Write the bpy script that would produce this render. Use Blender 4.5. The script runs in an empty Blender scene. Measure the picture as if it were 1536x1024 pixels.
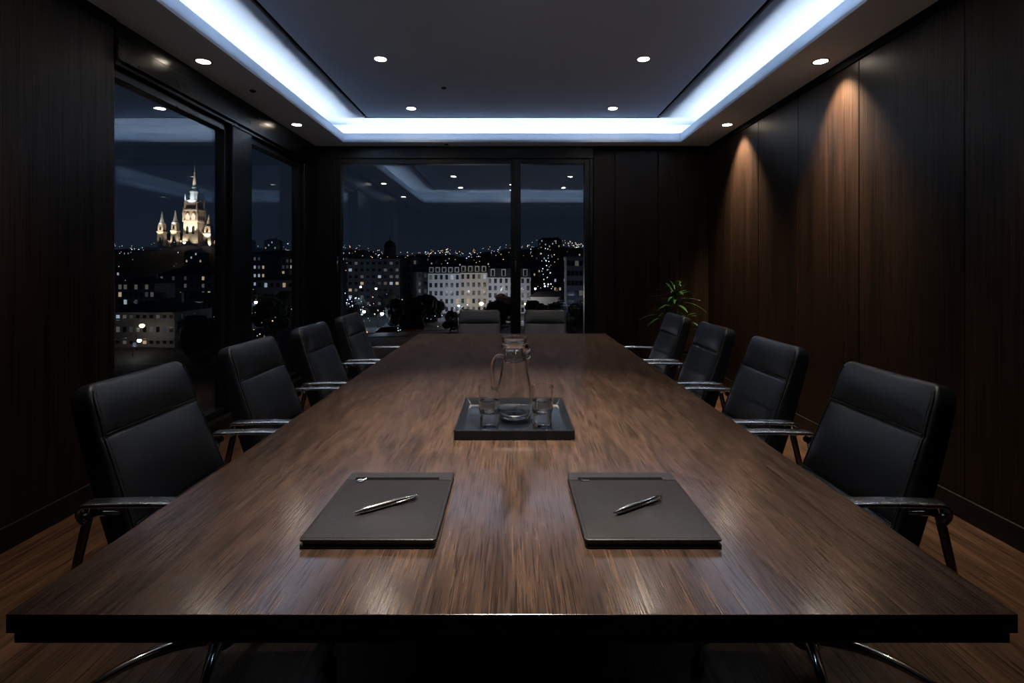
import bpy, math, random
from mathutils import Vector, Matrix
rnd = random.Random(7)
C = bpy.context.scene.collection
PI = math.pi
R = math.radians
F, CX, HY, EYE = 800.0, 768.0, 405.0, 1.26

def at(px, py, d):
    return ((px - CX) * d / F, d, EYE + (HY - py) * d / F)

# ------------------------------------------------------------------ mesh helper
class MB:
    def __init__(s):
        s.v, s.f = [], []
    def add(s, vs, fs):
        o = len(s.v)
        s.v += [tuple(p) for p in vs]
        s.f += [tuple(i + o for i in f) for f in fs]
        return s
    def box(s, x0, x1, y0, y1, z0, z1):
        vs = [(x, y, z) for z in (z0, z1) for y in (y0, y1) for x in (x0, x1)]
        return s.add(vs, [(0, 2, 3, 1), (4, 5, 7, 6), (0, 1, 5, 4), (2, 6, 7, 3), (0, 4, 6, 2), (1, 3, 7, 5)])
    def loft(s, rings, caps=True, closed_path=False):
        n = len(rings[0]); m = len(rings)
        vs = [p for r in rings for p in r]
        fs = []
        for i in range(m if closed_path else m - 1):
            a, b = i * n, ((i + 1) % m) * n
            for k in range(n):
                l = (k + 1) % n
                fs.append((a + k, a + l, b + l, b + k))
        if caps and not closed_path:
            fs.append(tuple(range(n - 1, -1, -1)))
            fs.append(tuple(range((m - 1) * n, m * n)))
        return s.add(vs, fs)
    def tube(s, pts, r, n=10, caps=True, closed=False):
        pts = [Vector(p) for p in pts]
        m = len(pts); rings = []; up = None
        for i, p in enumerate(pts):
            if closed:
                t = pts[(i + 1) % m] - pts[i - 1]
            else:
                t = pts[min(i + 1, m - 1)] - pts[max(i - 1, 0)]
            t.normalize()
            if up is None:
                up = Vector((0, 0, 1)) if abs(t.z) < .9 else Vector((1, 0, 0))
            a = t.cross(up)
            if a.length < 1e-6: a = t.cross(Vector((0, 1, 0)))
            a.normalize(); b = a.cross(t).normalized(); up = b
            rr = r[i] if isinstance(r, (list, tuple)) else r
            rings.append([p + a * math.cos(2 * PI * k / n) * rr + b * math.sin(2 * PI * k / n) * rr for k in range(n)])
        return s.loft(rings, caps, closed)
    def lathe(s, prof, c=(0, 0, 0), n=32, caps=True, rot=0):
        rings = [[(c[0] + r * math.cos(2 * PI * k / n + rot), c[1] + r * math.sin(2 * PI * k / n + rot), c[2] + z) for k in range(n)] for r, z in prof]
        return s.loft(rings, caps)
    def shell(s, prof, c=(0, 0, 0), n=40):
        # closed profile (goes up the outside, down the inside)
        rings = [[(c[0] + r * math.cos(2 * PI * k / n), c[1] + r * math.sin(2 * PI * k / n), c[2] + z) for k in range(n)] for r, z in prof]
        return s.loft(rings, True)
    def build(s, name, mat, parent=None, smooth=None, bevel=0, seg=2):
        me = bpy.data.meshes.new(name)
        me.from_pydata(s.v, [], s.f)
        me.validate()
        import bmesh
        bm = bmesh.new(); bm.from_mesh(me)
        bmesh.ops.recalc_face_normals(bm, faces=bm.faces)
        bm.to_mesh(me); bm.free()
        if smooth:
            me.polygons.foreach_set('use_smooth', [True] * len(me.polygons))
            me.set_sharp_from_angle(angle=R(smooth))
        me.materials.append(mat)
        o = bpy.data.objects.new(name, me)
        C.objects.link(o)
        if parent: o.parent = parent
        if bevel:
            b = o.modifiers.new('bevel', 'BEVEL'); b.width = bevel; b.segments = seg; b.limit_method = 'ANGLE'
        return o

def tag(o, label=None, cat=None, group=None, kind=None):
    for k, v in (('label', label), ('category', cat), ('group', group), ('kind', kind)):
        if v: o[k] = v
    return o
def empty(name, loc=(0, 0, 0), rz=0, **kw):
    o = bpy.data.objects.new(name, None); C.objects.link(o)
    o.location = loc; o.rotation_euler = (0, 0, rz); o.empty_display_size = .1
    return tag(o, **kw)
def struct(mb, name, mat, label=None, **kw):
    return tag(mb.build(name, mat, **kw), label=label, kind='structure')
KIDS = {}
def copy_tree(o, parent=None):
    c = o.copy(); C.objects.link(c)
    if parent: c.parent = parent
    for ch in list(o.children): copy_tree(ch, c)
    return c
def dup(o, loc, rz=0, label=None):
    c = copy_tree(o); c.location = loc; c.rotation_euler = (0, 0, rz)
    if label: c['label'] = label
    return c

# ------------------------------------------------------------------ materials
def newmat(name):
    m = bpy.data.materials.new(name); m.use_nodes = True
    return m, m.node_tree.nodes, m.node_tree.links, m.node_tree.nodes['Principled BSDF']
def plain(name, col, rough=.5, metal=0, spec=.5, bump=None, coat=0):
    m, N, L, p = newmat(name)
    p.inputs['Base Color'].default_value = (*col, 1)
    p.inputs['Roughness'].default_value = rough
    p.inputs['Metallic'].default_value = metal
    p.inputs['Specular IOR Level'].default_value = spec
    p.inputs['Coat Weight'].default_value = coat
    tc = N.new('ShaderNodeTexCoord')
    sc, st, var = bump if bump else (40, .02, .12)
    n = N.new('ShaderNodeTexNoise'); n.inputs['Scale'].default_value = sc; n.inputs['Detail'].default_value = 6
    L.new(tc.outputs['Object'], n.inputs['Vector'])
    b = N.new('ShaderNodeBump'); b.inputs['Strength'].default_value = st; b.inputs['Distance'].default_value = .002
    L.new(n.outputs['Fac'], b.inputs['Height']); L.new(b.outputs['Normal'], p.inputs['Normal'])
    mr = N.new('ShaderNodeMapRange'); mr.inputs['To Min'].default_value = max(.02, rough - var); mr.inputs['To Max'].default_value = min(1, rough + var)
    n2 = N.new('ShaderNodeTexNoise'); n2.inputs['Scale'].default_value = 9; n2.inputs['Detail'].default_value = 4
    L.new(tc.outputs['Object'], n2.inputs['Vector'])
    L.new(n2.outputs['Fac'], mr.inputs['Value']); L.new(mr.outputs['Result'], p.inputs['Roughness'])
    return m
def emit(name, col, strength, sample=True):
    m, N, L, p = newmat(name)
    N.remove(p)
    e = N.new('ShaderNodeEmission'); e.inputs['Color'].default_value = (*col, 1); e.inputs['Strength'].default_value = strength
    L.new(e.outputs[0], N['Material Output'].inputs[0])
    if not sample: m.cycles.emission_sampling = 'NONE'
    return m
def wood(name, axis, dark, light, pore, fine=70, along=1.6, pores=True, rough=(.3, .45), warp=.35, bump=.12, spec=.5, porestr=.8, planks=None):
    m, N, L, p = newmat(name)
    tc = N.new('ShaderNodeTexCoord')
    def noise(s_across, s_along, detail=5, dist=0., off=0):
        mp = N.new('ShaderNodeMapping')
        sc = [s_across] * 3; sc[axis] = s_along
        mp.inputs['Scale'].default_value = sc
        mp.inputs['Location'].default_value = (off, off * .7, off * 1.3)
        L.new(src, mp.inputs['Vector'])
        n = N.new('ShaderNodeTexNoise'); n.inputs['Scale'].default_value = 1; n.inputs['Detail'].default_value = detail
        n.inputs['Distortion'].default_value = dist
        L.new(mp.outputs[0], n.inputs['Vector'])
        return n.outputs['Fac']
    src = tc.outputs['Object']
    pl = None
    if planks:
        br = N.new('ShaderNodeTexBrick')
        br.inputs['Scale'].default_value = 1
        br.inputs['Brick Width'].default_value = planks[0]; br.inputs['Row Height'].default_value = planks[1]
        br.inputs['Mortar Size'].default_value = .002; br.offset = .37
        br.inputs['Color1'].default_value = (.25, .25, .25, 1); br.inputs['Color2'].default_value = (.9, .9, .9, 1)
        br.inputs['Mortar'].default_value = (0, 0, 0, 1)
        mp = N.new('ShaderNodeMapping'); mp.inputs['Rotation'].default_value = (0, 0, R(90) if axis == 1 else 0)
        L.new(src, mp.inputs['Vector']); L.new(mp.outputs[0], br.inputs['Vector'])
        pl = br.outputs['Color']
        va = N.new('ShaderNodeVectorMath'); va.operation = 'MULTIPLY_ADD'
        va.inputs[1].default_value = (3, 17, 5)
        L.new(pl, va.inputs[0]); L.new(src, va.inputs[2]); src = va.outputs[0]
    grain = noise(fine, along, 6, warp)
    broad = noise(fine * .12, along * .6, 3, .8, 3.1)
    mixv = N.new('ShaderNodeMath'); mixv.operation = 'MULTIPLY_ADD'; mixv.inputs[1].default_value = .55
    L.new(grain, mixv.inputs[0])
    hb = N.new('ShaderNodeMath'); hb.operation = 'MULTIPLY'; hb.inputs[1].default_value = .45
    L.new(broad, hb.inputs[0]); L.new(hb.outputs[0], mixv.inputs[2])
    cr = N.new('ShaderNodeValToRGB')
    cr.color_ramp.elements[0].position = .36; cr.color_ramp.elements[0].color = (*dark, 1)
    cr.color_ramp.elements[1].position = .64; cr.color_ramp.elements[1].color = (*light, 1)
    L.new(mixv.outputs[0], cr.inputs[0])
    col = cr.outputs[0]
    ht = grain
    if pores:
        pn = noise(fine * 3.2, along * 2.4, 2.5, .3, 9.7)
        pr = N.new('ShaderNodeValToRGB')
        pr.color_ramp.elements[0].position = .52; pr.color_ramp.elements[0].color = (0, 0, 0, 1)
        pr.color_ramp.elements[1].position = .62; pr.color_ramp.elements[1].color = (1, 1, 1, 1)
        L.new(pn, pr.inputs[0])
        fm = N.new('ShaderNodeMath'); fm.operation = 'MULTIPLY'; fm.inputs[1].default_value = porestr
        L.new(pr.outputs[0], fm.inputs[0])
        mx = N.new('ShaderNodeMix'); mx.data_type = 'RGBA'
        L.new(fm.outputs[0], mx.inputs['Factor']); L.new(col, mx.inputs['A']); mx.inputs['B'].default_value = (*pore, 1)
        col = mx.outputs['Result']
        sb = N.new('ShaderNodeMath'); sb.operation = 'SUBTRACT'
        L.new(grain, sb.inputs[0]); L.new(fm.outputs[0], sb.inputs[1]); ht = sb.outputs[0]
    if pl:
        mx = N.new('ShaderNodeMix'); mx.data_type = 'RGBA'; mx.blend_type = 'MULTIPLY'; mx.inputs['Factor'].default_value = .55
        L.new(col, mx.inputs['A']); L.new(pl, mx.inputs['B']); col = mx.outputs['Result']
    L.new(col, p.inputs['Base Color'])
    mr = N.new('ShaderNodeMapRange'); mr.inputs['To Min'].default_value = rough[0]; mr.inputs['To Max'].default_value = rough[1]
    L.new(broad, mr.inputs['Value']); L.new(mr.outputs['Result'], p.inputs['Roughness'])
    b = N.new('ShaderNodeBump'); b.inputs['Strength'].default_value = bump; b.inputs['Distance'].default_value = .0015
    L.new(ht, b.inputs['Height']); L.new(b.outputs['Normal'], p.inputs['Normal'])
    p.inputs['Specular IOR Level'].default_value = spec
    if pores:
        sp = N.new('ShaderNodeMath'); sp.operation = 'MULTIPLY_ADD'; sp.inputs[1].default_value = -spec * .6; sp.inputs[2].default_value = spec
        L.new(fm.outputs[0], sp.inputs[0]); L.new(sp.outputs[0], p.inputs['Specular IOR Level'])
    return m

M = {}
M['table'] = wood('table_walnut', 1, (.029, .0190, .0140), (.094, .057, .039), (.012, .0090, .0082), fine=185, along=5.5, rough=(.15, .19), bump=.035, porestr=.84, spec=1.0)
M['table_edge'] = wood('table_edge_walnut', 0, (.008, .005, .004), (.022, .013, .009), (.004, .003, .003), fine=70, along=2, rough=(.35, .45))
M['veneer'] = wood('wall_veneer', 2, (.0060, .0040, .0030), (.0210, .0120, .0080), (.003, .0022, .0018), fine=62, along=.9, rough=(.34, .46), bump=.1, porestr=.6, warp=.15, spec=.14)
M['floor'] = wood('oak_floor', 1, (.030, .0155, .0085), (.098, .050, .026), (.010, .006, .004), fine=60, along=1.8, rough=(.3, .45), planks=(1.6, .16), bump=.15)
M['base'] = plain('skirting_black', (.004, .0036, .0034), .45, spec=.25)
M['frame'] = plain('window_frame_black', (.004, .005, .0065), .33, 0, .28)
M['head'] = plain('bulkhead_black', (.004, .005, .0065), .24, 0, .14)
M['ceil'] = plain('ceiling_paint_darkened', (.29, .32, .365), .75, bump=(30, .03, .05))  # same paint as the panel, darkened here to hold down the cove glow
M['panel'] = plain('ceiling_paint_lightened', (.58, .72, .92), .75, bump=(30, .03, .05))  # same ceiling paint, lightened and blued in place of light on the panel
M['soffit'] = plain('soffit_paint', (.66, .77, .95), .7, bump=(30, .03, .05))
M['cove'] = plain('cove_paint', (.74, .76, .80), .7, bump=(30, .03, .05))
M['black'] = plain('shadow_gap_black', (.004, .004, .005), .8, spec=.05)
M['leather'] = plain('black_leather', (.0090, .0102, .0135), .36, spec=.6, bump=(380, .22, .07))
M['leather_seam'] = plain('leather_piping', (.016, .015, .015), .30)
M['stitch'] = plain('grey_thread', (.07, .058, .05), .7)
M['chrome'] = plain('polished_chrome', (.72, .73, .75), .13, 1.0, bump=(20, .0, .05))
M['arm'] = plain('satin_aluminium', (.64, .72, .84), .27, 1.0, bump=(20, .0, .06))
M['plastic'] = plain('black_plastic', (.012, .012, .013), .4)
M['folder'] = plain('folder_leather', (.020, .0190, .0205), .36, spec=.36, bump=(260, .22, .08))
M['folder_edge'] = plain('folder_edge_black', (.008, .008, .009), .35)
M['tray'] = plain('tray_gunmetal', (.014, .018, .024), .20, .4, bump=(60, .01, .06))
M['pen'] = plain('pen_brushed_steel', (.30, .31, .33), .24, 1.0, bump=(60, .0, .05))
M['leaf'] = plain('plant_leaf', (.020, .066, .018), .34, bump=(60, .1, .1))
M['stem'] = plain('plant_stem', (.06, .045, .03), .7)
M['pot'] = plain('pot_black', (.014, .014, .015), .35)
M['soil'] = plain('potting_soil', (.02, .014, .01), .9)
M['trimring'] = plain('downlight_trim', (.10, .10, .105), .35, .6)
M['lamp'] = emit('warm_lamp_disc', (1.0, .86, .72), 80)
M['lamp_soft'] = emit('warm_soffit_lamp_disc', (1.0, .84, .66), 40, sample=False)
M['led'] = emit('cool_led_strip', (.72, .86, 1.0), 100)

m, N, L, p = newmat('opal_lip'); N.remove(p)
df = N.new('ShaderNodeBsdfDiffuse'); df.inputs[0].default_value = (.80, .86, .94, 1)
tl = N.new('ShaderNodeBsdfTranslucent'); tl.inputs[0].default_value = (.80, .87, .96, 1)
mx = N.new('ShaderNodeMixShader'); mx.inputs[0].default_value = .55
L.new(df.outputs[0], mx.inputs[1]); L.new(tl.outputs[0], mx.inputs[2]); L.new(mx.outputs[0], N['Material Output'].inputs[0])
M['lip'] = m
def glassmat(name, tint=(.97, .985, 1.0), ior=1.45):
    m, N, L, p = newmat(name)
    p.inputs['Base Color'].default_value = (*tint, 1); p.inputs['Roughness'].default_value = .03
    p.inputs['IOR'].default_value = ior; p.inputs['Transmission Weight'].default_value = 1
    return m
M['glass'] = glassmat('clear_glass', ior=1.52)
M['water'] = glassmat('water', (1, 1, 1), 1.33)
m, N, L, p = newmat('window_glass'); N.remove(p)
tr = N.new('ShaderNodeBsdfTransparent'); tr.inputs[0].default_value = (.93, .95, .97, 1)
gl = N.new('ShaderNodeBsdfGlossy'); gl.inputs['Roughness'].default_value = .0; gl.inputs['Color'].default_value = (.88, .95, 1, 1)
lw = N.new('ShaderNodeLayerWeight'); lw.inputs['Blend'].default_value = .5
pw = N.new('ShaderNodeMath'); pw.operation = 'POWER'; pw.inputs[1].default_value = 4
ma = N.new('ShaderNodeMath'); ma.operation = 'MULTIPLY_ADD'; ma.inputs[1].default_value = .6; ma.inputs[2].default_value = .125
mx = N.new('ShaderNodeMixShader')
L.new(lw.outputs['Facing'], pw.inputs[0]); L.new(pw.outputs[0], ma.inputs[0]); L.new(ma.outputs[0], mx.inputs[0])
L.new(tr.outputs[0], mx.inputs[1]); L.new(gl.outputs[0], mx.inputs[2]); L.new(mx.outputs[0], N['Material Output'].inputs[0])
M['pane'] = m

# ------------------------------------------------------------------ ROOM
XL, XR, YB, YF = -2.28, 2.29, 6.2, -1.6
ZS, ZU, ZT = 2.70, 2.95, 2.80       # soffit, upper ceiling, top of the cove lip
XC, YC, YCF = 1.90, 6.0, 1.2        # cove opening
struct(MB().box(XL - .4, XR + .2, YF - .2, YB + .3, -.12, 0), 'floor', M['floor'], 'dark brown plank floor')

def panels_x(mb, x0, x1, seams, z0, z1, gap=.005):      # panels on a wall of constant x
    for a, b in zip(seams[:-1], seams[1:]):
        mb.box(x0, x1, a + gap / 2, b - gap / 2, z0, z1)
def panels_y(mb, y0, y1, seams, z0, z1, gap=.005):
    for a, b in zip(seams[:-1], seams[1:]):
        mb.box(a + gap / 2, b - gap / 2, y0, y1, z0, z1)
mb = MB(); panels_x(mb, XR, XR + .03, [YF, -.35, .4, 1.15, 1.92, 2.70, 3.52, 4.27, 4.96, 5.57, YB], .0, ZS + .02)
wr = struct(mb, 'wall_right', M['veneer'], 'dark walnut veneer panelled wall', bevel=.0025, seg=1)
MB().box(XR + .03, XR + .2, YF, YB + .3, 0, 3.1).build('backing', M['black'], wr)
mb = MB(); panels_y(mb, YB, YB + .03, [.945, 1.20, 1.70, XR], 0, ZS + .02)
wb = struct(mb, 'wall_back', M['veneer'], 'dark veneer panels beside the far window', bevel=.0025, seg=1)
MB().box(.945, XR, YB + .03, YB + .2, 0, 3.1).build('backing', M['black'], wb)
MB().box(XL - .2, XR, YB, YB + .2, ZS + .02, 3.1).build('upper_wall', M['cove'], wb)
mb = MB(); panels_x(mb, XL - .03, XL, [YF, -.4, .45, 1.3, 2.17, 3.06], .0, ZS + .02)
wl = struct(mb, 'wall_left', M['veneer'], 'dark veneer panelled wall before the windows', bevel=.0025, seg=1)
MB().box(XL - .25, XL - .03, YF, 3.06, 0, 3.1).build('backing', M['black'], wl)
mb = MB(); panels_y(mb, YF - .03, YF, [XL, -1.3, -.35, .6, 1.5, XR], 0, ZS + .02)
wf = struct(mb, 'wall_front', M['veneer'], 'dark veneer panelled wall', bevel=.0025, seg=1)
MB().box(XL, XR, YF - .2, YF - .03, 0, 3.1).build('backing', M['black'], wf)
# heads, columns, sills around the glazing
struct(MB().box(XL - .13, XL, 3.06, YB + .2, 2.44, ZS + .02).box(XL, XL + .02, 3.06, YB - .02, 2.47, 2.60), 'trim_1', M['head'], 'black bulkhead over the side windows', bevel=.006)
struct(MB().box(XL - .13, XL, 4.36, 4.68, .1, 2.44), 'trim_2', M['frame'], 'black column between the side windows', bevel=.006)
struct(MB().box(XL - .13, XL, 5.86, YB + .2, .1, 2.44).box(XL, -2.10, YB, YB + .2, 0, ZS + .02), 'trim_3', M['frame'], 'black corner column between the window walls', bevel=.006)
struct(MB().box(XL - .13, XL + .02, 3.06, YB, 0, .1), 'trim_4', M['frame'], 'low black sill under the side windows', bevel=.006)
struct(MB().box(-2.10, .945, YB, YB + .2, 2.56, ZS + .02), 'trim_5', M['frame'], 'black head beam over the far windows', bevel=.006)
struct(MB().box(-2.10, .945, YB, YB + .2, 0, .1), 'trim_6', M['frame'], 'low black sill under the far windows', bevel=.006)
# skirting
struct(MB().box(XR - .014, XR, YF, YB, 0, .11), 'baseboard_right', M['base'], bevel=.003)
struct(MB().box(.945, XR - .014, YB - .014, YB, 0, .11), 'baseboard_back', M['base'], bevel=.003)
struct(MB().box(XL, XL + .014, YF, 3.06, 0, .11), 'baseboard_left', M['base'], bevel=.003)
# dark shadow gap where the panelling meets the soffit
struct(MB().box(XR - .012, XR, YF, YB, 2.645, ZS).box(.945, XR - .012, YB - .012, YB, 2.645, ZS), 'trim_7', M['black'], 'black shadow gap under the soffit')
struct(MB().box(XL, XL + .012, YF, 3.06, 2.645, ZS), 'trim_8', M['black'], 'black shadow gap under the soffit beside the windows')

# windows: frame + pane + slim handle
def frame_x(mb, y0, y1, z0, z1, xa, xb, w):
    mb.box(xa, xb, y0, y0 + w, z0, z1).box(xa, xb, y1 - w, y1, z0, z1)
    mb.box(xa, xb, y0 + w, y1 - w, z0, z0 + w).box(xa, xb, y0 + w, y1 - w, z1 - w, z1)
def frame_y(mb, x0, x1, z0, z1, ya, yb, w):
    mb.box(x0, x0 + w, ya, yb, z0, z1).box(x1 - w, x1, ya, yb, z0, z1)
    mb.box(x0 + w, x1 - w, ya, yb, z0, z0 + w).box(x0 + w, x1 - w, ya, yb, z1 - w, z1)
for i, (y0, y1) in enumerate(((3.06, 4.36), (4.68, 5.86))):
    mb = MB(); frame_x(mb, y0, y1, .1, 2.44, -2.40, -2.32, .055)
    w = struct(mb, 'window_%d' % (i + 1), M['frame'], ('side window showing the floodlit cathedral', 'narrow side window next to the corner column')[i], bevel=.004)
    MB().box(-2.366, -2.356, y0 + .054, y1 - .054, .154, 2.386).build('pane', M['pane'], w)
for i, (x0, x1) in enumerate(((-2.06, .043), (.043, .905))):
    mb = MB(); frame_y(mb, x0, x1, .1, 2.56, 6.225, 6.33, .059)
    w = struct(mb, 'window_%d' % (i + 3), M['frame'], ('wide far window facing the pale buildings', 'narrow far window beside the veneer panel')[i], bevel=.004)
    MB().box(x0 + .058, x1 - .058, 6.275, 6.287, .158, 2.502).build('pane', M['pane'], w)
    hx = x0 + .03 if i == 0 else x0
    h = MB().box(hx - .012, hx + .012, 6.215, 6.226, 1.24, 1.42).tube([(hx, 6.215, 1.36), (hx, 6.195, 1.36), (hx, 6.192, 1.34), (hx, 6.192, 1.24)], .006, 8)
    h.build('handle', M['chrome'], w, smooth=40)
struct(MB().box(.905, .945, YB + .01, YB + .2, .1, 2.56), 'trim_9', M['frame'], 'black jamb between far window and veneer', bevel=.004)
struct(MB().box(-2.10, -2.06, YB + .01, YB + .2, .1, 2.56), 'trim_10', M['frame'], 'black jamb at the corner column', bevel=.004)

# ceiling: soffit ring, cove lip, upper ring, slot, inner panel
mb = MB()
T = .02
mb.box(XL - .02, -XC, YF, YB, ZS, ZS + T).box(XC, XR, YF, YB, ZS, ZS + T)
mb.box(-XC, XC, YC, YB, ZS, ZS + T).box(-XC, XC, YF, YCF, ZS, ZS + T)
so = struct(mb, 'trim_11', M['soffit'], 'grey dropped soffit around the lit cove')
mb = MB()
mb.box(-XC - T, -XC, YCF - T, YC + T, ZS + T, ZT).box(XC, XC + T, YCF - T, YC + T, ZS + T, ZT)
mb.box(-XC, XC, YC, YC + T, ZS + T, ZT).box(-XC, XC, YCF - T, YCF, ZS + T, ZT)
mb.build('cove_lip', M['lip'], so)
XG, YG, YGF = 1.64, 5.93, 1.3
G = .045
mb = MB()
mb.box(-2.26, -XG, YF, YB, ZU, ZU + T).box(XG, 2.26, YF, YB, ZU, ZU + T)
mb.box(-XG, XG, YG, YB, ZU, ZU + T).box(-XG, XG, YF, YGF, ZU, ZU + T)
mb.box(-2.24, -2.22, YF, YB, ZS + T, ZU).box(2.22, 2.24, YF, YB, ZS + T, ZU)
mb.box(-2.22, 2.22, .90, .92, ZS + T, ZU)
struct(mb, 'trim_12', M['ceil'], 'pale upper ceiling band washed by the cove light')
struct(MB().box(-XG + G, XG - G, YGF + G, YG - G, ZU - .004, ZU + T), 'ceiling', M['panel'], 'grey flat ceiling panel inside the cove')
struct(MB().box(-XG - .05, XG + .05, YGF - .05, YG + .05, ZU + T + .02, ZU + T + .04), 'trim_13', M['black'], 'black shadow slot around the ceiling panel')
# LED strips lying in the cove
def led(name, label, x0, x1, y0, y1):
    t = empty(name, label=label, cat='light', group='cove light strips')
    MB().box(x0, x1, y0, y1, ZS + T, ZS + T + .012).build('channel', M['plastic'], t)
    if x1 - x0 < y1 - y0: MB().box(x0 + .006, x1 - .006, y0 + .01, y1 - .01, ZS + T + .012, ZS + T + .018).build('diffuser', M['led'], t)
    else: MB().box(x0 + .01, x1 - .01, y0 + .006, y1 - .006, ZS + T + .012, ZS + T + .018).build('diffuser', M['led'], t)
led('led_strip', 'cool white light strip in the ceiling cove along the side windows', -2.02, -1.99, YCF, YC)
led('led_strip', 'cool white light strip in the ceiling cove along the walnut side wall', 1.99, 2.02, YCF, YC)
led('led_strip', 'cool white light strip in the ceiling cove over the far windows', -1.92, 1.92, YC + .05, YC + .08)
led('led_strip', 'cool white light strip in the ceiling cove that the far window mirrors', -1.92, 1.92, YCF - .11, YCF - .08)

# downlights
def make_downlight(lm):
    t = empty('downlight', cat='light', group='recessed ceiling downlights')
    prof = [(.045, -.003), (.052, -.005), (.056, -.003), (.056, 0), (.045, 0)]
    rings = [[(r * math.cos(2 * PI * k / 32), r * math.sin(2 * PI * k / 32), z) for k in range(32)] for r, z in prof]
    MB().loft(rings, False, True).build('trim_ring', M['trimring'], t, smooth=40)
    MB().lathe([(.0455, -.0002), (.0455, -.0028), (.03, -.0036), (.005, -.004)], n=32).build('lamp_disc', M[lm], t, smooth=60)
    return t
def spot(loc, power, angle, blend=.6, col=(1, .78, .58), to=None, size=.04, name='lamp_beam'):
    l = bpy.data.lights.new(name, 'SPOT'); l.energy = power; l.spot_size = R(angle); l.spot_blend = blend
    l.color = col; l.shadow_soft_size = size
    o = bpy.data.objects.new(name, l); C.objects.link(o); o.location = loc
    if to is not None:
        o.rotation_euler = (Vector(to) - Vector(loc)).to_track_quat('-Z', 'Y').to_euler()
    return o
WARM = (1, .73, .48)
SOFT = (1, .86, .72)
dl = None
P_IN, P_SO = 40, 540
spots = [(-1.05, 5.56, 'downlight in the grey ceiling panel, far row, side toward the windows', P_IN),
         (1.05, 5.56, 'downlight in the grey ceiling panel, far row, side toward the walnut wall', P_IN),
         (-1.05, 4.26, 'downlight in the grey ceiling panel, near row, side toward the windows', P_IN),
         (1.05, 4.26, 'downlight in the grey ceiling panel, near row, side toward the walnut wall', P_IN),
         (-1.05, 2.96, 'downlight in the ceiling panel above the middle of the table, window side', P_IN),
         (1.05, 2.96, 'downlight in the ceiling panel above the middle of the table, walnut wall side', P_IN)]
spots += [(-1.05, 1.66, 'downlight in the ceiling panel above the near end of the table, window side', P_IN),
          (1.05, 1.66, 'downlight in the ceiling panel above the near end of the table, walnut wall side', P_IN)]
sof = [(-2.13, 5.28, 'downlight in the window side soffit, over the narrow side window', P_SO),
       (-2.13, 3.68, 'downlight in the window side soffit, over the cathedral window', P_SO),
       (-2.13, 2.08, 'downlight in the window side soffit, before the cathedral window', P_SO),
       (2.13, 2.08, 'downlight in the soffit over the near part of the walnut wall', P_SO),
       (2.13, 5.28, 'downlight in the soffit making the farther light patch on the walnut wall', P_SO),
       (2.13, 3.68, 'downlight in the soffit making the larger light patch on the walnut wall', P_SO)]
for lst, z, lm in ((sof, ZS, 'lamp_soft'), (spots, ZU - .004, 'lamp')):
    dl = None
    for x, y, lab, pw in lst:
        if dl is None:
            dl = make_downlight(lm); dl.location = (x, y, z); dl['label'] = lab
        else:
            dup(dl, (x, y, z), 0, lab)
        if z > 2.8: spot((x, y, z - .012), pw * (2.0 if y > 3.5 else 1.3 if y > 2 else 1), 64, 1.0, SOFT, to=(x * .5, y - (.75 if y > 5 else .1), .75))
        elif x > 0 and y > 3: spot((x, y, z - .012), pw, 84, .9, WARM, to=(x + .34, y, z - 1.2))
        else: spot((x, y, z - .012), pw * (.22 if y > 3 else .28), 56, 1.0, WARM)
for x, y, lab in ((0.0, 2.05, 'unseen downlight added on the table centre line, above the carafe'), (0, 1.32, 'unseen downlight added on the table centre line, above the folders')):
    dup(dl, (x, y, ZU - .004), 0, lab)  # unseen lamps added to brighten the middle of the table
    spot((x, y, ZU - .016), 430, 46, 1.0, SOFT)
# small ceiling heads
for x, y, z, lab in ((-.63, 4.93, ZU - .004, 'tiny dark sensor disc in the ceiling panel between two downlights'),
                     (-.75, 6.1, ZS, 'tiny sensor disc in the soffit over the wide far window'),
                     (-2.08, 4.28, ZS, 'tiny sensor disc in the window side soffit')):
    o = MB().lathe([(.024, 0), (.024, -.006), (.014, -.014), (.003, -.015)], n=20).build('ceiling_sensor', M['plastic'], smooth=40)
    o.location = (x, y, z); tag(o, lab, 'sensor', 'ceiling sensors')

# ------------------------------------------------------------------ TABLE
TX, TY0, TY1, TZ = .75, .79, 4.29, .75
t = empty('conference_table', (0, 2.54, 0), label='long dark walnut conference table filling the room', cat='table')
def rel(mb, o):      # shift world-space coordinates into a parent at o
    mb.v = [(x - o[0], y - o[1], z - o[2]) for x, y, z in mb.v]; return mb
o0 = (0, 2.54, 0)
rel(MB().box(-TX, TX, TY0, TY1, .722, TZ), o0).build('tabletop', M['table'], t, bevel=.001)
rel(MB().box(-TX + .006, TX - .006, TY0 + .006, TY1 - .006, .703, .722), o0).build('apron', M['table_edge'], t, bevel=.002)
for y in (1.72, 3.4):
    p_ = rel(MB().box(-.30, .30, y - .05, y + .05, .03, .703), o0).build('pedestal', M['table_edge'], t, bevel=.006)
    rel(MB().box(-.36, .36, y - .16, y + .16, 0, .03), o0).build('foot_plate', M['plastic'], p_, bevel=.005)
rel(MB().box(-.03, .03, 1.77, 3.35, .5, .62), o0).build('stretcher', M['table_edge'], t, bevel=.004)

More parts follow.
